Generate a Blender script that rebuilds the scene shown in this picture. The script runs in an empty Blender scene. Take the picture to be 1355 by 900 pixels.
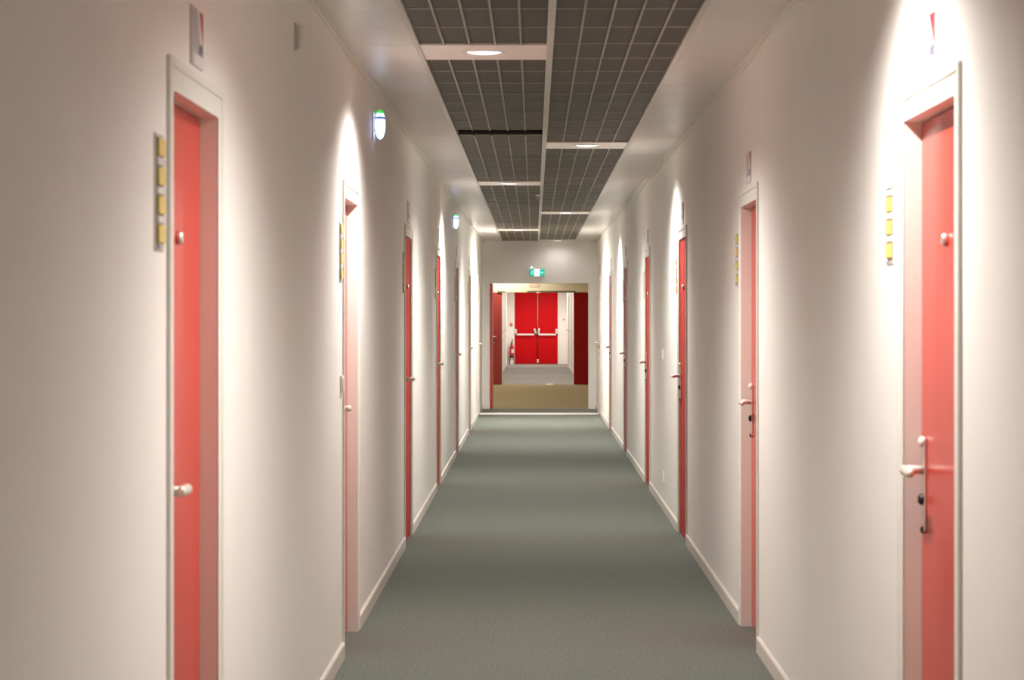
import bpy, bmesh, math
from mathutils import Vector, Matrix

S = bpy.context.scene
COL = S.collection
PI = math.pi

# ------------------------------------------------------------------ measures (metres, +Y runs down the corridor)
LW, RW = -0.84, 1.0            # inner faces of the side walls
CEIL = 2.697
EYE = 1.497
Y_BACK, Y_END = -8.0, 38.9     # corridor
Y_LOB = 52.6                   # far side of the lobby
Y_FAR = 74.9                   # end wall with the red double doors

# ------------------------------------------------------------------ materials
def lin(c):
    return tuple(((v / 255) / 12.92 if v / 255 <= 0.04045 else ((v / 255 + 0.055) / 1.055) ** 2.4) for v in c) + (1.0,)

def mat(name, col, rough=0.5, metal=0.0, coat=0.0, coat_rough=0.1, emit=None, estr=0.0, spec=0.5, noise=None, bump=None):
    m = bpy.data.materials.new(name)
    m.use_nodes = True
    nt = m.node_tree
    b = nt.nodes['Principled BSDF']
    c = col if len(col) == 4 else tuple(col) + (1.0,)
    b.inputs['Base Color'].default_value = c
    b.inputs['Roughness'].default_value = rough
    b.inputs['Metallic'].default_value = metal
    b.inputs['Coat Weight'].default_value = coat
    b.inputs['Coat Roughness'].default_value = coat_rough
    b.inputs['Specular IOR Level'].default_value = spec
    if emit is not None:
        b.inputs['Emission Color'].default_value = tuple(emit[:3]) + (1.0,)
        b.inputs['Emission Strength'].default_value = estr
    tc = nt.nodes.new('ShaderNodeTexCoord')
    if noise:
        scale, amount, detail = noise
        n = nt.nodes.new('ShaderNodeTexNoise')
        n.inputs['Scale'].default_value = scale
        n.inputs['Detail'].default_value = detail
        nt.links.new(tc.outputs['Object'], n.inputs['Vector'])
        mr = nt.nodes.new('ShaderNodeMapRange')
        mr.inputs['From Min'].default_value = 0.3
        mr.inputs['From Max'].default_value = 0.7
        mr.inputs['To Min'].default_value = 1 - amount
        mr.inputs['To Max'].default_value = 1 + amount
        nt.links.new(n.outputs['Fac'], mr.inputs['Value'])
        vm = nt.nodes.new('ShaderNodeVectorMath')
        vm.operation = 'SCALE'
        vm.inputs[0].default_value = c[:3]
        nt.links.new(mr.outputs['Result'], vm.inputs['Scale'])
        nt.links.new(vm.outputs['Vector'], b.inputs['Base Color'])
    if bump:
        scale, strength, dist = bump
        n2 = nt.nodes.new('ShaderNodeTexNoise')
        n2.inputs['Scale'].default_value = scale
        n2.inputs['Detail'].default_value = 3
        nt.links.new(tc.outputs['Object'], n2.inputs['Vector'])
        bp = nt.nodes.new('ShaderNodeBump')
        bp.inputs['Strength'].default_value = strength
        bp.inputs['Distance'].default_value = dist
        nt.links.new(n2.outputs['Fac'], bp.inputs['Height'])
        nt.links.new(bp.outputs['Normal'], b.inputs['Normal'])
    return m

M = {}
M['wall'] = mat('wall_paint', (0.86, 0.838, 0.79), 0.55, noise=(3.0, 0.012, 2), bump=(180, 0.08, 0.002))
M['frame'] = mat('frame_paint', (0.78, 0.775, 0.705), 0.4, noise=(6, 0.01, 2))
M['base'] = mat('skirting_paint', (0.74, 0.68, 0.62), 0.35, noise=(5, 0.015, 2))
M['red'] = mat('red_lacquer', (0.58, 0.040, 0.024), 0.38, coat=0.45, coat_rough=0.16, spec=0.35, noise=(4, 0.02, 2))
M['red_satin'] = mat('red_satin_paint', (0.46, 0.034, 0.024), 0.6, spec=0.15, noise=(4, 0.02, 2))
M['fire_red'] = mat('fire_door_red', (0.56, 0.001, 0.004), 0.5, spec=0.15, noise=(3, 0.03, 2))
M['shaded_leaf_red'] = mat('shaded_red_leaf', (0.24, 0.003, 0.005), 0.5, spec=0.15, noise=(3, 0.03, 2))  # right lobby leaf: its shade is put into the colour; reused on the meeting strip
M['lit_leaf_red'] = mat('lit_red_leaf', (0.30, 0.040, 0.040), 0.5, spec=0.3, noise=(3, 0.03, 2))  # left lobby leaf: reflected light put into the colour, paler and pinker
M['chrome'] = mat('satin_chrome', (0.82, 0.80, 0.76), 0.4, metal=1.0, noise=(40, 0.02, 2))
M['ivory'] = mat('ivory_metal', (0.80, 0.76, 0.68), 0.28, metal=0.25, noise=(30, 0.02, 2))
M['dark'] = mat('dark_metal', (0.03, 0.02, 0.02), 0.35, metal=0.4, noise=(30, 0.05, 2))
M['plate'] = mat('grey_plate', (0.50, 0.47, 0.44), 0.4, noise=(20, 0.02, 2))
M['yellow'] = mat('yellow_card', (0.74, 0.57, 0.17), 0.5, noise=(60, 0.04, 2))
M['paleyellow'] = mat('pale_card', (0.72, 0.68, 0.60), 0.5, noise=(60, 0.04, 2))
M['card_edge'] = mat('card_edge', (0.22, 0.15, 0.06), 0.5, noise=(60, 0.04, 2))
M['tab'] = mat('clear_white_tab', (0.75, 0.73, 0.71), 0.25, noise=(40, 0.03, 2))
M['sign_grey'] = mat('sign_mauve', (0.50, 0.46, 0.46), 0.4, noise=(20, 0.02, 2))
M['sign_red'] = mat('sign_red', (0.50, 0.03, 0.05), 0.4, noise=(20, 0.02, 2))
M['sign_white'] = mat('sign_white', (0.80, 0.79, 0.80), 0.4, noise=(20, 0.02, 2))
M['sign_blue'] = mat('sign_slate_blue', (0.15, 0.15, 0.24), 0.4, noise=(20, 0.02, 2))
M['white'] = mat('white_plastic', (0.80, 0.78, 0.74), 0.35, noise=(20, 0.01, 2))
M['ceil'] = mat('ceiling_metal_tile', (0.76, 0.73, 0.69), 0.33, noise=(8, 0.015, 2))
M['lamp_panel'] = mat('white_ceiling_panel', (0.80, 0.74, 0.68), 0.4, noise=(8, 0.01, 2))
M['rail'] = mat('satin_rail', (0.62, 0.59, 0.54), 0.3, metal=0.3, noise=(20, 0.02, 2))
M['slat'] = mat('bronze_grille_slat', (0.36, 0.32, 0.25), 0.34, metal=0.5, noise=(20, 0.03, 2))
M['void'] = mat('dark_void', (0.07, 0.06, 0.048), 0.8, noise=(4, 0.05, 2))
M['lamp'] = mat('lamp_glass', (0.8, 0.8, 0.8), 0.3, emit=(0.92, 0.97, 1.0), estr=1.6, noise=(20, 0.01, 2))
M['glow'] = mat('emergency_lens', (0.7, 0.8, 1.0), 0.25, emit=(0.42, 0.60, 1.0), estr=3.2, noise=(20, 0.01, 2))
M['glow_dim'] = mat('emergency_lens_band', (0.2, 0.28, 0.6), 0.25, emit=(0.12, 0.20, 0.75), estr=0.5, noise=(20, 0.01, 2))
M['glow_green'] = mat('green_lens', (0.05, 0.6, 0.1), 0.3, emit=(0.03, 0.75, 0.06), estr=0.9, noise=(20, 0.01, 2))
M['exit_green'] = mat('exit_green', (0.0, 0.45, 0.32), 0.3, emit=(0.0, 0.42, 0.32), estr=0.75, noise=(20, 0.01, 2))
M['exit_mark'] = mat('exit_mark', (0.5, 0.9, 0.85), 0.3, emit=(0.12, 0.85, 0.80), estr=0.9, noise=(20, 0.01, 2))
M['exit_white'] = mat('exit_centre', (0.9, 0.95, 0.95), 0.3, emit=(0.85, 0.98, 1.0), estr=1.2, noise=(20, 0.01, 2))
M['tan'] = mat('lobby_paint', (0.74, 0.67, 0.54), 0.6, noise=(3, 0.012, 2))
M['pink_sign'] = mat('pink_beige_plate', (0.62, 0.50, 0.42), 0.5, noise=(20, 0.02, 2))
M['closer'] = mat('olive_closer', (0.20, 0.175, 0.11), 0.4, metal=0.4, noise=(20, 0.03, 2))
M['closer_light'] = mat('pale_closer_arm', (0.62, 0.57, 0.43), 0.4, noise=(20, 0.03, 2))
M['orange_sign'] = mat('orange_sign', (0.72, 0.22, 0.13), 0.5, noise=(30, 0.05, 2))
M['tank'] = mat('extinguisher_red', (0.62, 0.012, 0.015), 0.25, coat=0.4, noise=(20, 0.03, 2))
M['black'] = mat('black_rubber', (0.02, 0.02, 0.02), 0.5, noise=(20, 0.05, 2))

def carpet(name, c1, c2, scale, bs=0.5):
    m = bpy.data.materials.new(name)
    m.use_nodes = True
    nt = m.node_tree
    b = nt.nodes['Principled BSDF']
    b.inputs['Roughness'].default_value = 0.95
    b.inputs['Specular IOR Level'].default_value = 0.15
    b.inputs['Sheen Weight'].default_value = 0.12
    tc = nt.nodes.new('ShaderNodeTexCoord')
    n = nt.nodes.new('ShaderNodeTexNoise')
    n.inputs['Scale'].default_value = scale
    n.inputs['Detail'].default_value = 4
    n.inputs['Roughness'].default_value = 0.75
    nt.links.new(tc.outputs['Object'], n.inputs['Vector'])
    r = nt.nodes.new('ShaderNodeValToRGB')
    r.color_ramp.elements[0].position = 0.34
    r.color_ramp.elements[0].color = tuple(c1) + (1,)
    r.color_ramp.elements[1].position = 0.66
    r.color_ramp.elements[1].color = tuple(c2) + (1,)
    nt.links.new(n.outputs['Fac'], r.inputs['Fac'])
    nt.links.new(r.outputs['Color'], b.inputs['Base Color'])
    bp = nt.nodes.new('ShaderNodeBump')
    bp.inputs['Strength'].default_value = bs
    bp.inputs['Distance'].default_value = 0.004
    nt.links.new(n.outputs['Fac'], bp.inputs['Height'])
    nt.links.new(bp.outputs['Normal'], b.inputs['Normal'])
    return m
M['carpet'] = carpet('green_grey_carpet', (0.060, 0.073, 0.057), (0.196, 0.216, 0.178), 75)
M['carpet_tan'] = carpet('tan_carpet', (0.27, 0.215, 0.115), (0.31, 0.245, 0.135), 150, 0.1)
M['carpet_grey'] = carpet('grey_carpet', (0.225, 0.21, 0.185), (0.255, 0.24, 0.21), 150, 0.1)

def grille_mat():
    m = bpy.data.materials.new('dark_grille_mesh')
    m.use_nodes = True
    nt = m.node_tree
    b = nt.nodes['Principled BSDF']
    b.inputs['Roughness'].default_value = 0.5
    b.inputs['Metallic'].default_value = 0.2
    tc = nt.nodes.new('ShaderNodeTexCoord')
    w = nt.nodes.new('ShaderNodeTexWave')
    w.bands_direction = 'Y'
    w.inputs['Scale'].default_value = 6.0
    w.inputs['Distortion'].default_value = 0.6
    w.inputs['Detail'].default_value = 2
    w.inputs['Detail Scale'].default_value = 3
    nt.links.new(tc.outputs['Object'], w.inputs['Vector'])
    r = nt.nodes.new('ShaderNodeValToRGB')
    r.color_ramp.elements[0].color = (0.052, 0.042, 0.029, 1)
    r.color_ramp.elements[1].color = (0.080, 0.065, 0.046, 1)
    nt.links.new(w.outputs['Fac'], r.inputs['Fac'])
    nt.links.new(r.outputs['Color'], b.inputs['Base Color'])
    return m
M['grille'] = grille_mat()

# ------------------------------------------------------------------ mesh builder
class MB:
    def __init__(self):
        self.bm = bmesh.new()
    def box(self, x0, x1, y0, y1, z0, z1, bev=0.0, seg=2):
        t = bmesh.new()
        bmesh.ops.create_cube(t, size=1)
        sx, sy, sz = x1 - x0, y1 - y0, z1 - z0
        for v in t.verts:
            v.co = Vector((x0 + (v.co.x + .5) * sx, y0 + (v.co.y + .5) * sy, z0 + (v.co.z + .5) * sz))
        if bev > 0:
            bmesh.ops.bevel(t, geom=t.edges[:], offset=min(bev, .45 * min(sx, sy, sz)), segments=seg, profile=.5, affect='EDGES')
        self.merge(t)
        return self
    def merge(self, t, mtx=None, smooth=False):
        if mtx is not None:
            bmesh.ops.transform(t, matrix=mtx, verts=t.verts)
        if smooth:
            for f in t.faces:
                f.smooth = True
        me = bpy.data.meshes.new('tmp')
        t.to_mesh(me)
        t.free()
        self.bm.from_mesh(me)
        bpy.data.meshes.remove(me)
    def lathe(self, prof, org=(0, 0, 0), axis='Z', seg=32):
        """prof: [(radius, height)] turned round an axis through org."""
        t = bmesh.new()
        rings = []
        for r, h in prof:
            if r < 1e-6:
                rings.append([t.verts.new((0, 0, h))])
            else:
                rings.append([t.verts.new((r * math.cos(2 * PI * k / seg), r * math.sin(2 * PI * k / seg), h)) for k in range(seg)])
        for a, b in zip(rings, rings[1:]):
            for k in range(seg):
                j = (k + 1) % seg
                if len(a) == 1 and len(b) == 1:
                    continue
                if len(a) == 1:
                    t.faces.new((a[0], b[j], b[k]))
                elif len(b) == 1:
                    t.faces.new((a[k], a[j], b[0]))
                else:
                    t.faces.new((a[k], a[j], b[j], b[k]))
        rot = {'Z': Matrix(), 'X': Matrix.Rotation(PI / 2, 4, 'Y'), 'Y': Matrix.Rotation(-PI / 2, 4, 'X'), '-Z': Matrix.Rotation(PI, 4, 'X'), '-Y': Matrix.Rotation(PI / 2, 4, 'X')}[axis]
        bmesh.ops.recalc_face_normals(t, faces=t.faces)
        self.merge(t, Matrix.Translation(org) @ rot, smooth=True)
        return self
    def tube(self, pts, r, seg=12, flat=1.0):
        """a round bar along pts; flat squeezes its cross-section in the second direction; closed round ends."""
        t = bmesh.new()
        pts = [Vector(p) for p in pts]
        rings = []
        rr = r if isinstance(r, (list, tuple)) else [r] * len(pts)
        for i, p in enumerate(pts):
            d = (pts[min(i + 1, len(pts) - 1)] - pts[max(i - 1, 0)]).normalized()
            up = Vector((0, 0, 1)) if abs(d.z) < .9 else Vector((1, 0, 0))
            a = d.cross(up).normalized()
            b = a.cross(d).normalized()
            rings.append([t.verts.new(p + a * (rr[i] * flat * math.cos(2 * PI * k / seg)) + b * (rr[i] * math.sin(2 * PI * k / seg))) for k in range(seg)])
        for a, b in zip(rings, rings[1:]):
            for k in range(seg):
                j = (k + 1) % seg
                t.faces.new((a[k], a[j], b[j], b[k]))
        t.faces.new(rings[0]); t.faces.new(rings[-1])
        bmesh.ops.recalc_face_normals(t, faces=t.faces)
        self.merge(t, smooth=True)
        return self
    def prism(self, poly, x0, x1):
        """poly in (y, z), pushed from x0 to x1."""
        t = bmesh.new()
        a = [t.verts.new((x0, y, z)) for y, z in poly]
        b = [t.verts.new((x1, y, z)) for y, z in poly]
        t.faces.new(a); t.faces.new(b)
        for k in range(len(poly)):
            j = (k + 1) % len(poly)
            t.faces.new((a[k], a[j], b[j], b[k]))
        bmesh.ops.recalc_face_normals(t, faces=t.faces)
        self.merge(t)
        return self
    def mesh(self, name):
        me = bpy.data.meshes.new(name)
        self.bm.to_mesh(me)
        self.bm.free()
        return me
    def build(self, name, m, parent=None):
        return link(name, self.mesh(name), m, parent)

def link(name, me, m, parent=None):
    if not me.materials:
        me.materials.append(M[m])
    o = bpy.data.objects.new(name, me)
    COL.objects.link(o)
    if parent:
        o.parent = parent
    return o

def tag(o, label, cat, group=None, kind=None):
    o['label'] = label
    o['category'] = cat
    if group:
        o['group'] = group
    if kind:
        o['kind'] = kind
    return o

def empty(name, loc, rz=0.0):
    o = bpy.data.objects.new(name, None)
    o.empty_display_size = 0.1
    o.location = loc
    o.rotation_euler = (0, 0, rz)
    COL.objects.link(o)
    return o

def copy_tree(o, parent=None):
    c = o.copy()
    COL.objects.link(c)
    c.parent = parent
    for ch in list(o.children):
        copy_tree(ch, c)
    return c

# ------------------------------------------------------------------ where the doors stand
L_DOORS = [6.0, 11.06, 16.08, 21.1, 26.15, 31.2, 36.2]
R_DOORS = [6.13, 11.25, 16.28, 21.3, 26.4, 31.6, 36.75]
F_DOORS_L = [57.5, 63.2, 69.0]
F_DOORS_R = [58.5, 64.2, 70.0]
HALF, TOP = 0.40, 2.02         # clear opening
CUT, CUTZ = 0.415, 2.035       # hole in the wall
TH = 0.30                      # wall thickness

def side_wall(name, x, out, y0, y1, cuts, ztop, label):
    b = MB()
    xa, xb = sorted((x, x + out * TH))
    y = y0
    for c in sorted(cuts):
        b.box(xa, xb, y, c - CUT, 0, ztop)
        b.box(xa, xb, c - CUT, c + CUT, CUTZ, ztop)
        y = c + CUT
    b.box(xa, xb, y, y1, 0, ztop)
    bmesh.ops.remove_doubles(b.bm, verts=b.bm.verts, dist=1e-5)
    return tag(b.build(name, 'wall'), label, 'wall', kind='structure')

side_wall('wall_left', LW, -1, Y_BACK, Y_END, L_DOORS, 2.95, 'off white left corridor wall with a row of red doors')
side_wall('wall_right', RW, 1, Y_BACK, Y_END, R_DOORS, 2.95, 'off white right corridor wall with a row of red doors')
tag(MB().box(LW - TH, RW + TH, Y_BACK - .2, Y_BACK, 0, 2.95).build('wall_back', 'wall'), 'off white wall closing the corridor behind the viewer', 'wall', kind='structure')

def cross_wall(name, y, x0, x1, ox0, ox1, oz, ztop, th, m, label):
    b = MB()
    b.box(x0, ox0, y, y + th, 0, ztop)
    b.box(ox1, x1, y, y + th, 0, ztop)
    b.box(ox0, ox1, y, y + th, oz, ztop)
    bmesh.ops.remove_doubles(b.bm, verts=b.bm.verts, dist=1e-5)
    return tag(b.build(name, m), label, 'wall', kind='structure')

OX0, OX1, OZ = -0.717, 0.872, 2.02
cross_wall('wall_far', Y_END, -3.3, 3.3, OX0, OX1, OZ, 2.95, .22, 'wall', 'white cross wall with the wide opening below the exit sign')
LX0, LX1, LZ = -0.70, 0.855, 2.007
cross_wall('wall_lobby_far', Y_LOB, -3.3, 3.3, LX0, LX1, LZ, 2.95, .22, 'tan', 'beige lobby wall with the second wide opening')
tag(MB().box(-3.3, -3.0, Y_END + .22, Y_LOB, 0, 2.95).build('wall_lobby_left', 'tan'), 'beige side wall on the left of the lobby', 'wall', kind='structure')
tag(MB().box(3.0, 3.3, Y_END + .22, Y_LOB, 0, 2.95).build('wall_lobby_right', 'tan'), 'beige side wall on the right of the lobby', 'wall', kind='structure')
side_wall('wall_passage_left', LW, -1, Y_LOB + .22, Y_FAR, F_DOORS_L, 2.95, 'off white left wall of the far passage beyond the lobby')
side_wall('wall_passage_right', RW, 1, Y_LOB + .22, Y_FAR, F_DOORS_R, 2.95, 'off white right wall of the far passage beyond the lobby')
EX0, EX1, EZ = -0.612, 0.728, 2.30
cross_wall('wall_end', Y_FAR, LW - TH, RW + TH, EX0, EX1, EZ, 2.95, .25, 'wall', 'white end wall around the red double doors')

# floors and ceilings
tag(MB().box(LW - TH, RW + TH, Y_BACK - .2, Y_END, -.1, 0).build('floor', 'carpet'), 'grey green speckled carpet running down the corridor', 'floor', kind='structure')
tag(MB().box(-3.3, 3.3, Y_END, Y_LOB + .05, -.1, 0).build('floor_lobby', 'carpet_tan'), 'tan carpet in the lobby beyond the first opening', 'floor', kind='structure')
tag(MB().box(-3.3, 3.3, Y_LOB + .05, Y_FAR + .3, -.1, 0).build('floor_passage', 'carpet_grey'), 'grey carpet in front of the red double doors', 'floor', kind='structure')
tag(MB().box(-3.3, 3.3, Y_END + .22, Y_LOB, 2.62, 2.75).build('ceiling_lobby', 'ceil'), 'plain ceiling over the lobby', 'ceiling', kind='structure')
tag(MB().box(LW - TH, RW + TH, Y_LOB + .22, Y_FAR + .25, 2.697, 2.8).build('ceiling_passage', 'ceil'), 'plain ceiling over the far passage', 'ceiling', kind='structure')
tag(MB().box(LW - TH, RW + TH, Y_BACK - .2, Y_END, 2.95, 3.05).build('ceiling_void', 'void'), 'dark void above the corridor ceiling grille', 'ceiling', kind='structure')

PX0, PX1 = -0.515, 0.055       # grille bay beside the left planks
QX0, QX1 = 0.085, 0.655        # grille bay beside the right planks
PITCH = 0.6075
b = MB()
y = Y_BACK
n0 = 11.025 - PITCH / 2
y = n0 - PITCH * math.ceil((n0 - Y_BACK) / PITCH)
while y < Y_END - .01:
    ya, yb = max(y, Y_BACK), min(y + PITCH, Y_END)
    b.box(LW, PX0, ya + .0015, yb - .0015, CEIL, CEIL + .03, .002, 1)
    b.box(QX1, RW, ya + .0015, yb - .0015, CEIL, CEIL + .03, .002, 1)
    y += PITCH
tag(b.build('ceiling', 'ceil'), 'rows of off white metal ceiling tiles along both walls', 'ceiling', kind='structure')

# angle trims along the walls, edge trims of the grille bays and the rail between them
tag(MB().box(LW, LW + .022, Y_BACK, Y_END, CEIL - .012, CEIL, .003).box(LW, LW + .006, Y_BACK, Y_END, CEIL - .03, CEIL - .012).build('trim_1', 'frame'), 'thin angle trim between left wall and ceiling', 'trim', kind='structure')
tag(MB().box(RW - .022, RW, Y_BACK, Y_END, CEIL - .012, CEIL, .003).box(RW - .006, RW, Y_BACK, Y_END, CEIL - .03, CEIL - .012).build('trim_2', 'frame'), 'thin angle trim between right wall and ceiling', 'trim', kind='structure')
tag(MB().box(PX0 - .016, PX0 + .008, Y_BACK, Y_END, CEIL - .006, CEIL + .04, .002).build('trim_3', 'rail'), 'pale edge trim between the left tiles and the grille', 'trim', kind='structure')
tag(MB().box(QX1 - .008, QX1 + .016, Y_BACK, Y_END, CEIL - .006, CEIL + .04, .002).build('trim_4', 'rail'), 'pale edge trim between the right tiles and the grille', 'trim', kind='structure')
tag(MB().box(PX1, QX0, Y_BACK, Y_END, CEIL - .006, CEIL + .04, .003).build('trim_5', 'rail'), 'pale rail down the middle of the ceiling grille', 'trim', kind='structure')

# skirting boards between the door frames
FR = 0.478
def skirting(name, x, s, y0, y1, cuts, label):
    b = MB()
    y = y0
    for c in list(sorted(cuts)) + [None]:
        e = y1 if c is None else c - FR
        if e - y > .02:
            b.prism([(0, 0), (.012, 0), (.012, .062), (.007, .069), (0, .07)], y, e)
        y = None if c is None else c + FR
    # prism was laid as x = along, (y, z) = depth and height
    for v in b.bm.verts:
        a, d, z = v.co
        v.co = (x + s * d, a, z)
    bmesh.ops.recalc_face_normals(b.bm, faces=b.bm.faces)
    return tag(b.build(name, 'base'), label, 'baseboard', kind='structure')
skirting('baseboard_left', LW, 1, Y_BACK, Y_END, L_DOORS, 'low white skirting board along the left wall')
skirting('baseboard_right', RW, -1, Y_BACK, Y_END, R_DOORS, 'low white skirting board along the right wall')
skirting('baseboard_passage_left', LW, 1, Y_LOB + .22, Y_FAR, F_DOORS_L, 'low skirting board on the left of the far passage')
skirting('baseboard_passage_right', RW, -1, Y_LOB + .22, Y_FAR, F_DOORS_R, 'low skirting board on the right of the far passage')

# ------------------------------------------------------------------ room doors. Local axes: +x out of the wall, latch side at -y
def ring_box(b, h, top, w, x0, x1, bev):
    """a three sided surround just outside an opening of half width h and height top"""
    b.box(x0, x1, -h - w, -h, 0, top + w, bev)
    b.box(x0, x1, h, h + w, 0, top + w, bev)
    b.box(x0, x1, -h, h, top, top + w, bev)

def frame_mesh():
    b = MB()
    ring_box(b, HALF, TOP, .075, 0.0002, .005, .0015)       # flat architrave
    ring_box(b, HALF + .054, TOP + .054, .022, .0002, .010, .003)  # raised outer bead
    ring_box(b, HALF, TOP, .0145, -.16, .004, 0)           # jamb lining
    ring_box(b, HALF - .018, TOP - .018, .020, -.16, -.100, 0)   # stop behind the leaf
    return b.mesh('door_frame')

def leaf_mesh(rec):
    return MB().box(-rec - .04, -rec, -HALF + .003, HALF - .003, .007, TOP - .003, .0025).mesh('door_leaf')

def lever_mesh():
    b = MB()
    b.lathe([(0, 0), (.012, 0), (.0125, .05), (.0, .054)], (0, 0, 0), 'X', 20)
    b.tube([(.052, -.014, 0), (.054, -.010, 0), (.055, .0, 0), (.056, .02, 0), (.056, .09, -.001), (.054, .115, -.002), (.051, .122, -.003)],
           [.007, .0125, .0135, .0135, .013, .0125, .007], 16, .85)
    return b.mesh('lever')

MESH = {
    'frame': frame_mesh(),
    'leaf_deep': leaf_mesh(.046),
    'leaf_flush': leaf_mesh(.008),
    'lever': lever_mesh(),
    'rose': MB().lathe([(0, 0), (.022, 0), (.022, .005), (.019, .008), (0, .008)], (0, 0, 0), 'X', 28).mesh('rose'),
    'plate': MB().box(0, .007, -.017, .017, -.165, .085, .003).mesh('escutcheon'),
    'button': MB().lathe([(0, 0), (.012, 0), (.0145, .006), (.0145, .012), (.010, .018), (0, .020)], (0, 0, 0), 'X', 24).mesh('button'),
    'cylinder': MB().lathe([(0, 0), (.014, 0), (.016, .006), (.015, .014), (.009, .020), (0, .021)], (0, 0, 0), 'X', 24).mesh('lock_cylinder'),
    'cover': MB().lathe([(0, 0), (.010, 0), (.010, .010), (.006, .014), (0, .014)], (0, 0, 0), 'X', 20).mesh('keyhole_cover'),
    'peep': MB().lathe([(0, .009), (.007, .010), (.009, .014), (.014, .013), (.0165, .008), (.0165, 0), (0, 0)], (0, 0, 0), 'X', 28).mesh('peephole'),
}
ORD = ['nearest', 'second', 'third', 'fourth', 'fifth', 'sixth', 'seventh']
door_no = [0]
def room_door(side, yc, flush, plate, label):
    door_no[0] += 1
    left = side == 'left'
    d = empty('door_%d' % door_no[0], (LW if left else RW, yc, 0), 0 if left else PI)
    tag(d, label, 'door', 'red room doors along the corridor walls', 'structure')
    rec = .008 if flush else .046
    link('door_frame', MESH['frame'], 'frame', d)['label'] = 'off white painted frame'
    link('door_leaf', MESH['leaf_flush' if flush else 'leaf_deep'], 'red_satin' if flush else 'red', d)['label'] = 'glossy red leaf'
    p = link('peephole', MESH['peep'], 'chrome', d)
    p.location = (-rec, 0, 1.690)
    h = link('door_handle', MESH['lever'], 'ivory', d)
    h.location = (-rec + .004, -.335, 1.085)
    if plate:
        e = link('escutcheon', MESH['plate'], 'chrome', d); e.location = (-rec, -.335, 1.085)
        k = link('lock_button', MESH['button'], 'white', d); k.location = (-rec, -.335, 1.180 - .02)
        c = link('lock_cylinder', MESH['cylinder'], 'dark', d); c.location = (-rec, -.335, 1.006)
        v = link('keyhole_cover', MESH['cover'], 'dark', d); v.location = (-rec, -.335, .925)
        k['label'] = 'round white knob'; c['label'] = 'dark lock cylinder'; v['label'] = 'small dark cover'
    else:
        r = link('rose', MESH['rose'], 'ivory', d); r.location = (-rec, -.335, 1.085)
    return d

for i, y in enumerate(L_DOORS):
    room_door('left', y, i >= 2, False, 'glossy red door with off white frame, %s along the left wall' % ORD[i])
for i, y in enumerate(R_DOORS):
    room_door('right', y, i >= 2, True, 'glossy red door with off white frame, %s along the right wall' % ORD[i])
for i, y in enumerate(F_DOORS_L):
    room_door('left', y, True, False, 'red door in the left wall of the far passage, %s from the lobby' % ORD[i])
for i, y in enumerate(F_DOORS_R):
    room_door('right', y, True, False, 'red door in the right wall of the far passage, %s from the lobby' % ORD[i])

# ------------------------------------------------------------------ name boards with sliding cards beside the doors
def make_board():
    r = empty('name_board', (0, 0, 0))
    MB().box(-.001, .003, -.062, .062, -.131, .131, .001).build('backing_plate', 'plate', r)
    for k, z in enumerate((.101, .0365, -.028, -.0925)):
        h = MB().box(.003, .0042, -.045, .054, z - .022, z + .022, .0004).build('card_holder', 'card_edge', r)
        MB().box(.0042, .0095, -.042, .050, z - .0195, z + .0195, .0006).build('name_card', 'yellow', h)
    for k, z in enumerate((.069, .004, -.060)):
        MB().box(.003, .0090, -.047, .056, z - .0085, z + .0085, .002).build('sliding_tab', 'tab', r)
    MB().lathe([(0, 0), (.006, 0), (.006, .007), (0, .009)], (.003, -.03, -.121), 'X', 16).build('end_knob', 'tab', r)
    return r
board = make_board()
first = True
for side, ys in (('left', L_DOORS), ('right', R_DOORS)):
    for i, y in enumerate(ys):
        o = board if first else copy_tree(board)
        first = False
        if side == 'left':
            o.location = (LW, y - .60, 1.772); o.rotation_euler = (0, 0, 0)
        else:
            o.location = (RW, y + .655, 1.772); o.rotation_euler = (0, 0, PI)
        tag(o, 'grey name board with yellow cards beside the %s red door of the %s wall' % (ORD[i], side), 'name board', 'name boards beside the red doors')

# the nearest board on the right has a blank pale card on top
for o in COL.objects:
    if o.get('label', '') == 'grey name board with yellow cards beside the nearest red door of the right wall':
        hs = [c for c in o.children if c.name.startswith('card_holder')]
        hs.sort(key=lambda c: -max(v.co.z for v in c.data.vertices))
        card = hs[0].children[0]
        card.data = card.data.copy()
        card.data.materials[0] = M['paleyellow']
        card['label'] = 'pale blank card'
        o['label'] = 'name board with pale top card beside the nearest red door of the right wall'

# ------------------------------------------------------------------ number signs above the doors
def make_sign():
    r = empty('door_sign', (0, 0, 0))
    MB().box(-.001, .004, -.105, .105, -.072, .072, .001).build('sign_plate', 'sign_grey', r)
    MB().prism([(.035, .070), (.103, .070), (.103, -.008)], .004, .0047).build('red_wedge', 'sign_red', r)
    MB().prism([(.000, .070), (.032, .070), (.098, -.010), (.045, -.010)], .004, .0047).build('white_wedge', 'sign_white', r)
    MB().prism([(.015, -.038), (.040, -.038), (.075, -.012), (.050, -.012)], .004, .0047).build('blue_stroke', 'sign_blue', r)
    MB().box(.004, .0047, .066, .096, -.038, -.010).build('blue_block', 'sign_blue', r)
    MB().box(.004, .0047, -.060, .103, -.070, -.040).build('white_strip', 'sign_white', r)
    return r
sign = make_sign()
first = True
for side, ys in (('left', L_DOORS), ('right', R_DOORS)):
    for i, y in enumerate(ys):
        o = sign if first else copy_tree(sign)
        first = False
        o.location = (LW if side == 'left' else RW, y, 2.186)
        o.rotation_euler = (0, 0, 0 if side == 'left' else PI)
        tag(o, 'small number sign with red wedge above the %s red door of the %s wall' % (ORD[i], side), 'sign', 'number signs above the red doors')

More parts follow.
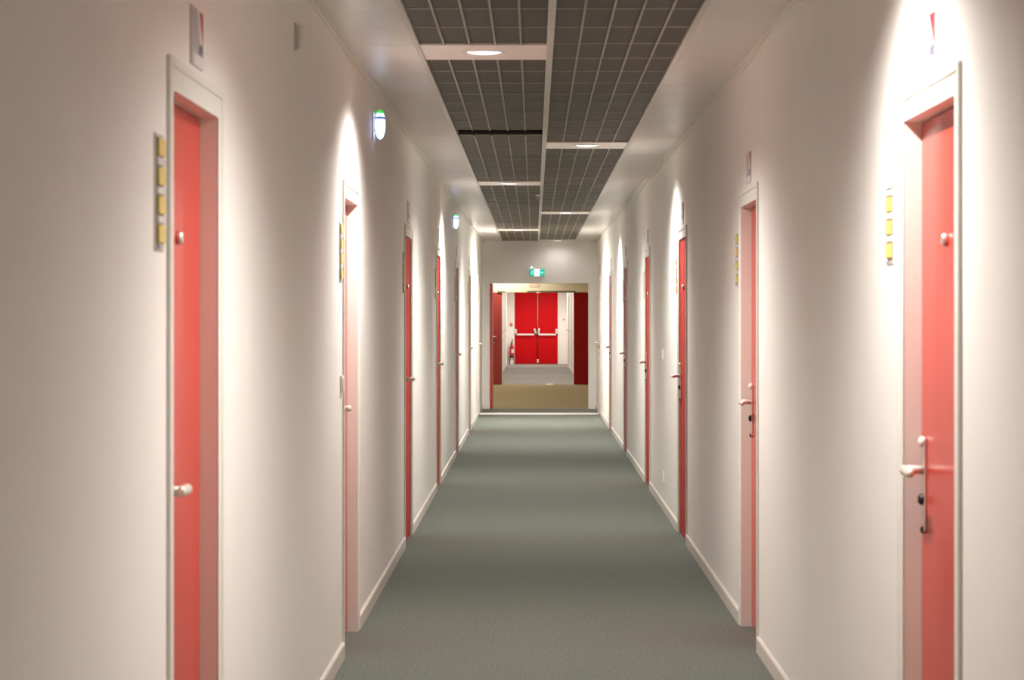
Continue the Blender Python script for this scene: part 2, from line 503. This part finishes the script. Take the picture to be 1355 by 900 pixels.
# ------------------------------------------------------------------ ceiling grille runs
def grille(x0, x1, y0, y1, label, phase):
    r = empty('ceiling_grille', ((x0 + x1) / 2, y0, CEIL))
    tag(r, label, 'ceiling grille', 'dark ceiling grille runs')
    hw, L = (x1 - x0) / 2, y1 - y0
    MB().box(-hw, hw, 0, L, .010, .030).build('mesh_infill', 'grille', r)
    b = MB()
    for k in range(1, 5):
        x = -hw + 2 * hw * k / 5
        b.box(x - .0045, x + .0045, 0, L, 0, .0105)
    y = phase - y0
    y -= math.floor(y / PITCH) * PITCH
    while y < L - .02:
        if y > .02:
            b.box(-hw, hw, y - .011, y + .011, .0075, .0105)
        y += PITCH
    b.box(-hw, hw, 0, .012, .0075, .0105)
    b.box(-hw, hw, L - .012, L, .0075, .0105)
    b.build('lattice', 'slat', r)['label'] = 'bronze lattice of long and cross slats'
    return r

HB = .305
LB = [-.1, 11.025, 21.95, 33.85]
RB = [6.25, 17.05, 28.2, 38.59]
ph = 11.025 + HB
grille(PX0, PX1, LB[0] + HB, LB[1] - HB, 'dark ceiling grille left of the rail, before the first lamp panel', ph)
grille(PX0, PX1, LB[1] + HB, 15.70, 'dark ceiling grille left of the rail, between first lamp panel and dark slot', ph)
grille(PX0, PX1, 16.12, LB[2] - HB, 'dark ceiling grille left of the rail, just after the dark slot', ph)
grille(PX0, PX1, LB[2] + HB, LB[3] - HB, 'dark ceiling grille left of the rail, around the white sprinkler head', ph)
grille(PX0, PX1, LB[3] + HB, Y_END, 'dark ceiling grille left of the rail, last one before the cross wall', ph)
grille(QX0, QX1, RB[0] + HB, RB[1] - HB, 'longest dark ceiling grille right of the rail, nearest the viewer', ph)
grille(QX0, QX1, RB[1] + HB, RB[2] - HB, 'dark ceiling grille right of the rail, middle one of three', ph)
grille(QX0, QX1, RB[2] + HB, RB[3] - HB, 'dark ceiling grille right of the rail, last before the cross wall', ph)

# ------------------------------------------------------------------ white ceiling panels with a round downlight
LAMPS = []
def lamp_panel_meshes(hw):
    """panel with a round hole, trim ring and glass, all round (0, 0)"""
    R, N = .088, 48
    t = bmesh.new()
    inn, out, up, upo = [], [], [], []
    for k in range(N):
        a = 2 * PI * (k + .5) / N
        c, s = math.cos(a), math.sin(a)
        f = 1 / max(abs(c) / hw, abs(s) / HB)
        inn.append(t.verts.new((R * c, R * s, 0)))
        out.append(t.verts.new((f * c, f * s, 0)))
        up.append(t.verts.new((R * c, R * s, .03)))
        upo.append(t.verts.new((f * c, f * s, .03)))
    cor = []
    for k in range(N):
        j = (k + 1) % N
        t.faces.new((inn[k], inn[j], out[j], out[k]))
        t.faces.new((inn[k], up[k], up[j], inn[j]))
        t.faces.new((out[k], out[j], upo[j], upo[k]))
        t.faces.new((up[k], upo[k], upo[j], up[j]))
    # true corners
    for q, (sx, sy) in enumerate(((1, 1), (-1, 1), (-1, -1), (1, -1))):
        best = min(range(N), key=lambda k: (out[k].co - Vector((sx * hw, sy * HB, 0))).length)
        out[best].co = Vector((sx * hw, sy * HB, 0)); upo[best].co = Vector((sx * hw, sy * HB, .03))
    bmesh.ops.recalc_face_normals(t, faces=t.faces)
    me = bpy.data.meshes.new('panel'); t.to_mesh(me); t.free()
    ring = MB().lathe([(.079, .012), (.080, -.0015), (.088, -.003), (.096, -.0025), (.099, 0.0), (.088, .001)], (0, 0, 0), 'Z', 48).mesh('trim_ring')
    glass = MB().lathe([(0, -.008), (.030, -.0072), (.060, -.0035), (.0785, .002), (.0785, .010), (0, .010)], (0, 0, 0), 'Z', 48).mesh('lamp_glass')
    return me, ring, glass
PM = lamp_panel_meshes((PX1 - PX0) / 2)
def lamp_panel(x, y, label):
    r = empty('ceiling_light', (x, y, CEIL))
    tag(r, label, 'ceiling light', 'white ceiling panels with round downlights')
    link('panel', PM[0], 'lamp_panel', r)
    link('trim_ring', PM[1], 'white', r)
    link('lamp_glass', PM[2], 'lamp', r)
    LAMPS.append((x, y))
XL, XR = (PX0 + PX1) / 2, (QX0 + QX1) / 2
lamp_panel(XL, LB[0], 'white ceiling panel with round downlight, left of the rail and above the viewer')
lamp_panel(XL, LB[1], 'large white ceiling panel with bright oval downlight, left of the rail and nearest')
lamp_panel(XL, LB[2], 'white ceiling panel left of the rail, between dark slot and sprinkler head')
lamp_panel(XL, LB[3], 'white ceiling panel left of the rail, last before the cross wall')
lamp_panel(XR, RB[0], 'white ceiling panel right of the rail, above the nearest right door')
lamp_panel(XR, RB[1], 'white ceiling panel with downlight, first one seen right of the rail')
lamp_panel(XR, RB[2], 'white ceiling panel right of the rail, second one seen from the viewer')
lamp_panel(XR, RB[3], 'white ceiling panel right of the rail, against the cross wall')

# ------------------------------------------------------------------ things fixed to walls and ceiling
def emergency_light(y, z, label):
    r = empty('emergency_light_sign', (LW, y, z))
    tag(r, label, 'emergency light', 'emergency lights on the left wall')
    MB().box(-.001, .010, -.065, .065, -.088, .088, .004).box(.008, .030, -.03, .03, -.04, .04, .004).build('housing', 'white', r)
    # bulging lens: a slice of an ellipsoid standing proud of the housing
    def shell(z0, z1, grow):
        t = bmesh.new()
        N, K = 28, 10
        rows = []
        for i in range(K + 1):
            zz = z0 + (z1 - z0) * i / K
            q = math.sqrt(max(0.0, 1 - (zz / .078) ** 2))
            rows.append([t.verts.new((.040 + (.027 + grow) * q * math.cos(2 * PI * k / N), (.055 + grow) * q * math.sin(2 * PI * k / N), zz)) for k in range(N)])
        for a, c in zip(rows, rows[1:]):
            for k in range(N):
                j = (k + 1) % N
                t.faces.new((a[k], a[j], c[j], c[k]))
        t.faces.new(rows[0]); t.faces.new(rows[-1])
        bmesh.ops.recalc_face_normals(t, faces=t.faces)
        m = MB(); m.merge(t, smooth=True)
        return m
    shell(-.0755, .026, 0).build('lens', 'glow', r)
    shell(.026, .038, -.0005).build('lens_band', 'glow_dim', r)['label'] = 'blue band across the lens'
    shell(.038, .058, 0).build('upper_lens', 'glow', r)
    shell(.056, .0755, .004).build('green_cap', 'glow_green', r)['label'] = 'green cap on top'
    return r
emergency_light(12.55, 2.490, 'glowing blue white emergency light high on the wall after the second left door')
emergency_light(24.75, 2.462, 'small far glowing emergency light high on the left wall before the fifth door')

r = empty('wall_detector', (LW, 8.48, 2.475))
tag(r, 'small off white detector alone high on the near left wall', 'detector')
MB().box(-.001, .008, -.024, .024, -.048, .048, .003).build('back_box', 'plate', r)
MB().lathe([(0, -.046), (.010, -.045), (.013, -.038), (.013, .044), (0, .046)], (.017, 0, 0), 'Z', 20).build('sensor_cover', 'white', r)

def wall_plate(name, side, y, z, label, cat, socket):
    r = empty(name, (LW if side == 'left' else RW, y, z), 0 if side == 'left' else PI)
    tag(r, label, cat)
    MB().box(-.001, .009, -.04, .04, -.04, .04, .003).build('cover_plate', 'white', r)
    if socket:
        MB().lathe([(0, 0), (.021, 0), (.021, -.0), (.024, .003), (0.024, 0), (.0, 0)], (.009, 0, 0), 'X', 24).build('socket_ring', 'white', r)
    else:
        MB().box(.008, .014, -.026, .026, -.03, .03, .003).build('rocker', 'white', r)
wall_plate('light_switch', 'left', 10.49, 1.20, 'white light switch on the left wall before the second door', 'switch', False)
wall_plate('light_switch', 'right', 18.75, 1.20, 'white light switch on the right wall after the third door', 'switch', False)
wall_plate('wall_socket', 'right', 18.68, .255, 'white socket low on the right wall after the third door', 'socket', True)

r = empty('ceiling_sprinkler', (.034, 24.1, CEIL))
tag(r, 'tiny white sprinkler head under the grille beside the rail', 'sprinkler')
MB().lathe([(0, .012), (.022, .012), (.024, .002), (.016, -.004), (.008, -.006), (.008, -.012), (0, -.012)], (0, 0, 0), 'Z', 20).build('escutcheon', 'white', r)
MB().tube([(.008, 0, -.010), (.014, 0, -.020), (.008, 0, -.030)], .002, 8).tube([(-.008, 0, -.010), (-.014, 0, -.020), (-.008, 0, -.030)], .002, 8).build('yoke', 'white', r)
MB().lathe([(0, -.030), (.016, -.030), (.018, -.033), (0, -.035)], (0, 0, 0), 'Z', 20).build('deflector', 'white', r)

# exit sign over the opening
ex = empty('exit_sign', (.044, Y_END, 2.196))
tag(ex, 'green and white lit exit sign above the wide opening', 'exit sign')
MB().box(-.126, .126, -.05, .001, -.066, .066, .008).build('housing', 'white', ex)
MB().box(-.122, -.045, -.056, -.049, -.058, .050, .004).build('green_panel', 'exit_green', ex)
MB().box(.042, .122, -.056, -.049, -.058, .050, .004).build('green_panel', 'exit_green', ex)
MB().box(-.044, .041, -.062, -.049, -.060, .052, .005).build('lit_centre', 'exit_white', ex)
# running figure and arrow, flat marks on the green panels
def flat(poly, y0, y1, m, nm, parent):
    b = MB(); b.prism(poly, y0, y1)
    for v in b.bm.verts:
        a, c, d = v.co
        v.co = (c, a, d)
    bmesh.ops.recalc_face_normals(b.bm, faces=b.bm.faces)
    return b.build(nm, m, parent)
man = [(-.092, .010), (-.078, .018), (-.066, .010), (-.058, .014), (-.056, .008), (-.066, .000), (-.074, .006), (-.076, -.010), (-.066, -.022), (-.070, -.042), (-.077, -.041), (-.074, -.026), (-.084, -.016), (-.090, -.030), (-.104, -.030), (-.104, -.024), (-.095, -.023), (-.086, -.004), (-.086, .006), (-.094, .002), (-.100, -.008), (-.105, -.005)]
flat(man, -.0575, -.056, 'exit_mark', 'running_figure', ex)
MB().lathe([(0, 0), (.008, 0), (.008, .0015), (0, .0015)], (-.073, -.056, .027), '-Y', 16).build('figure_head', 'exit_mark', ex)
flat([(.058, -.012), (.058, .004), (.078, .004), (.078, .018), (.104, -.004), (.078, -.026), (.078, -.012)], -.0575, -.056, 'exit_mark', 'arrow', ex)
MB().lathe([(0, 0), (.016, 0), (.016, .02), (.010, .028), (0, .030)], (-.088, -.03, .062), 'Z', 20).build('test_lamp', 'exit_white', ex)

# threshold strip across the carpet
b = MB().prism([(-.045, 0), (.045, 0), (.036, .016), (.02, .022), (-.02, .022), (-.036, .016)], LW + .014, RW - .014)
th = b.build('threshold_strip', 'white')
th.location = (0, 36.75, 0)
tag(th, 'pale raised threshold strip across the carpet before the opening', 'threshold strip')

# first opening: one red leaf stands open, seen edge on at the left jamb
d = empty('door_%d' % (door_no[0] + 1), (OX0, Y_END, 0)); door_no[0] += 1
tag(d, 'red fire door leaf swung open, edge on at the left of the first opening', 'door', None, 'structure')
MB().box(.002, .042, .004, .78, .008, OZ - .004, .003).build('door_leaf', 'red', d)
# lever on the leaf face
hd = MB().lathe([(0, 0), (.02, 0), (.02, .006), (.008, .008), (.008, .04), (0, .04)], (.042, .70, 1.06), 'X', 20).build('door_handle', 'chrome', d)

# second opening: two red leaves folded back flat against the lobby wall, door gear over the opening
d = empty('door_%d' % (door_no[0] + 1), (0, Y_LOB, 0)); door_no[0] += 1
tag(d, 'pair of red leaves folded back beside the second opening, dark closer bar above', 'door', None, 'structure')
MB().box(LX0 - .80, LX0 - .006, -.052, -.006, .010, 2.007, .003).build('door_leaf', 'lit_leaf_red', d)['label'] = 'red leaf lightened as if catching light, with a small handle'
MB().box(LX1 + .006, LX1 + .80, -.052, -.006, .010, 2.007, .003).build('door_leaf', 'shaded_leaf_red', d)['label'] = 'red leaf darkened as if in shade'
lv = MB().lathe([(0, 0), (.025, 0), (.025, .008), (.010, .010), (.010, .045), (0, .045)], (-.925, -.052, 1.045), '-Y', 20)
lv.tube([(-.925, -.097, 1.045), (-.88, -.099, 1.045), (-.81, -.097, 1.045)], [.011, .011, .008], 12)
lv.build('door_handle', 'chrome', d)
MB().box(-.80, .90, -.10, -.055, 2.000, 2.042, .004).build('closer_bar', 'closer', d)
MB().box(-.63, -.15, -.125, -.100, 2.004, 2.036, .004).build('closer_arm', 'closer_light', d)['label'] = 'pale closer arm'
MB().box(.04, .13, -.125, -.100, 1.990, 2.012, .004).build('bar_catch', 'white', d)['label'] = 'white catch'
pl = MB().box(-.115, .115, -.012, .001, -.045, .045, .003).build('blank_wall_sign', 'pink_sign')
pl.location = (0, Y_LOB, 2.165)
tag(pl, 'faint pinkish blank sign on the beige wall above the closer bar', 'sign')
st = MB().lathe([(.105, 0), (.105, .010), (.092, .022), (.03, .026), (0, .026)], (0, 0, 0), 'Z', 36).build('floor_stop', 'white')
st.location = (.345, Y_LOB - .22, 0)
tag(st, 'low round white stop on the carpet edge at the second opening', 'floor stop')

# red double doors at the very end
d = empty('door_%d' % (door_no[0] + 1), (0, Y_FAR, 0)); door_no[0] += 1
tag(d, 'bright red double doors with white push bars at the end', 'door', None, 'structure')
XM = .094
MB().box(EX0 + .002, XM - .004, .02, .07, .010, EZ - .004, .003).build('door_leaf', 'fire_red', d)
MB().box(XM + .004, EX1 - .002, .02, .07, .010, EZ - .004, .003).build('door_leaf', 'fire_red', d)
MB().box(XM - .016, XM + .004, .008, .022, .010, EZ - .01, .003).build('meeting_strip', 'shaded_leaf_red', d)
for x0, x1, s in ((-.55, .0, 1), (.125, .672, -1)):
    p = MB().tube([(x0, -.055, .915), (x0 + .05, -.06, .915), (x1 - .05, -.06, .915), (x1, -.055, .915)], .028, 14, .7).build('push_bar', 'white', d)
for x, w in ((-.575, .035), (.692, .035)):
    MB().box(x - w, x + w, -.05, .021, .945, 1.09, .012).build('end_case', 'ivory', d)
for x, tilt in ((.028, -.35), (.140, .08)):
    c = MB().box(-.03, .03, -.06, .021, -.085, .085, .012).build('latch_case', 'chrome', d)
    c.location = (x, 0, 1.02); c.rotation_euler = (0, tilt, 0)
MB().box(.055, .110, -.03, .019, .93, 1.05, .008).build('lock_plate', 'dark', d)['label'] = 'dark plate between the cases'
MB().tube([(XM + .012, -.006, .06), (XM + .012, -.006, .90)], .008, 10).build('lower_rod', 'dark', d)
MB().tube([(XM + .012, -.006, 1.12), (XM + .012, -.006, 2.26)], .006, 10).build('upper_rod', 'ivory', d)
MB().box(XM - .012, XM + .045, -.025, .019, .035, .155, .006).build('floor_latch', 'chrome', d)

# fire extinguisher on its stand
st = empty('extinguisher_stand', (-.695, Y_FAR - .12, 0))
tag(st, 'pale stand with dark legs under the red fire extinguisher', 'stand')
MB().box(-.048, .048, -.02, .02, .012, .205, .004).build('centre_plate', 'white', st)
for sx in (-1, 1):
    MB().tube([(sx * .060, 0, .006), (sx * .060, 0, .205)], .009, 10).build('leg', 'black', st)
MB().box(-.075, .075, -.07, .07, .205, .222, .004).build('shelf', 'black', st)
MB().box(-.07, .07, -.06, .06, 0, .012, .003).build('foot_plate', 'white', st)
fx = empty('fire_extinguisher', (-.695, Y_FAR - .12, .2225))
tag(fx, 'red fire extinguisher with black hose beside the double doors', 'fire extinguisher')
MB().lathe([(0, 0), (.058, 0), (.064, .012), (.064, .30), (.056, .35), (.032, .385), (.022, .395), (0, .395)], (0, 0, 0), 'Z', 32).build('tank', 'tank', fx)
MB().lathe([(.0645, .0), (.0655, .002), (.0655, .055), (.0645, .057)], (0, 0, 0), 'Z', 32).build('foot_ring', 'black', fx)
MB().lathe([(0, .39), (.02, .39), (.022, .43), (.012, .45), (0, .45)], (0, 0, 0), 'Z', 20).build('valve', 'dark', fx)
MB().box(-.012, .055, -.010, .010, .455, .468, .003).build('lever', 'chrome', fx)
MB().tube([(.012, -.01, .425), (.03, -.03, .46), (.03, -.05, .54), (.012, -.06, .56), (-.012, -.065, .50), (-.028, -.07, .40), (-.045, -.075, .25)], .009, 10).build('hose', 'black', fx)
t = MB().lathe([(.0648, .13), (.0654, .132), (.0654, .235), (.0648, .237)], (0, 0, 0), 'Z', 40)
bmesh.ops.delete(t.bm, geom=[v for v in t.bm.verts if v.co.y > .02 or v.co.x < -.012], context='VERTS')
t.build('paper_label', 'white', fx)['label'] = 'white label'
sg = MB()
sg.lathe([(0, 0), (.052, 0), (.052, .006), (0, .006)], (0, 0, 0), '-Y', 8)
sg = sg.build('extinguisher_sign', 'orange_sign'); sg.location = (-.712, Y_FAR, 1.222); sg.scale = (1, 1, 1.35)
tag(sg, 'small orange sign on the white wall above the extinguisher', 'sign')
sw = MB().box(-.03, .03, -.02, .001, -.03, .03, .004).build('call_switch', 'plate'); sw.location = (.915, Y_FAR, 1.385)
tag(sw, 'tiny grey switch on the end wall right of the double doors', 'switch')

# ------------------------------------------------------------------ lamps
def spot(x, y, z, power, col, half_deg, blend, rad):
    d = bpy.data.lights.new('downlight', 'SPOT')
    d.energy = power; d.color = col
    d.spot_size = 2 * math.radians(half_deg); d.spot_blend = blend
    d.shadow_soft_size = rad
    o = bpy.data.objects.new('downlight_lamp', d)
    o.location = (x, y, z)
    COL.objects.link(o)
WARM = (1.0, 0.975, 0.935)
POWER = 236
for x, y in LAMPS:
    if y > 38:                     # the dimmer lamp against the cross wall
        spot(x, y, CEIL - .035, 7, WARM, 88, 1.0, .03)
    elif y > 33:                   # the wide one near the end
        spot(x, y, CEIL - .035, POWER * 1.65, WARM, 88, .45, .03)
    else:
        spot(x, y, CEIL - .035, POWER, WARM, 73, .78, .03)
spot(XR, -5.2, CEIL - .035, POWER, WARM, 73, .78, .03)
# unseen lamp rows added over lobby and far passage, close-set for even light
for k in range(6):
    spot(-.7, 40.3 + 2.3 * k, 2.61, 100 if k < 5 else 150, (1.0, .90, .70), 86, .3, .06)
for k in range(7):
    spot(.1, 54.3 + 2.75 * k, 2.66, 105 - 6 * k, WARM, 84, .8, .03)
spot(.25, 73.1, 2.66, 170, WARM, 80, .8, .03)

w = bpy.data.worlds.new('world'); S.world = w
w.use_nodes = True
w.node_tree.nodes['Background'].inputs[0].default_value = (0.02, 0.02, 0.02, 1)

# ------------------------------------------------------------------ camera
F_PX = 3200.0
cam = bpy.data.cameras.new('camera')
cam.sensor_width = 36.0
cam.lens = F_PX / 1355 * 36.0
cam.shift_x = -(707 - 677.5) / 1355
cam.shift_y = -(450 - 418) / 1355
cam.dof.use_dof = True
cam.dof.focus_distance = 21.0
cam.dof.aperture_fstop = 8.0
cam.clip_end = 200
co = bpy.data.objects.new('camera', cam)
co.location = (0, 0, EYE)
co.rotation_euler = (PI / 2, 0, 0)
COL.objects.link(co)
S.camera = co

vs = S.view_settings
vs.view_transform = 'Standard'
vs.look = 'None'
vs.gamma = 1.0
vs.use_curve_mapping = False
vs.exposure = 0.0
S.display_settings.display_device = 'sRGB'
cy = S.cycles
cy.use_denoising = True
cy.max_bounces = 14
cy.diffuse_bounces = 8
cy.glossy_bounces = 6
cy.sample_clamp_indirect = 10
cy.caustics_reflective = False
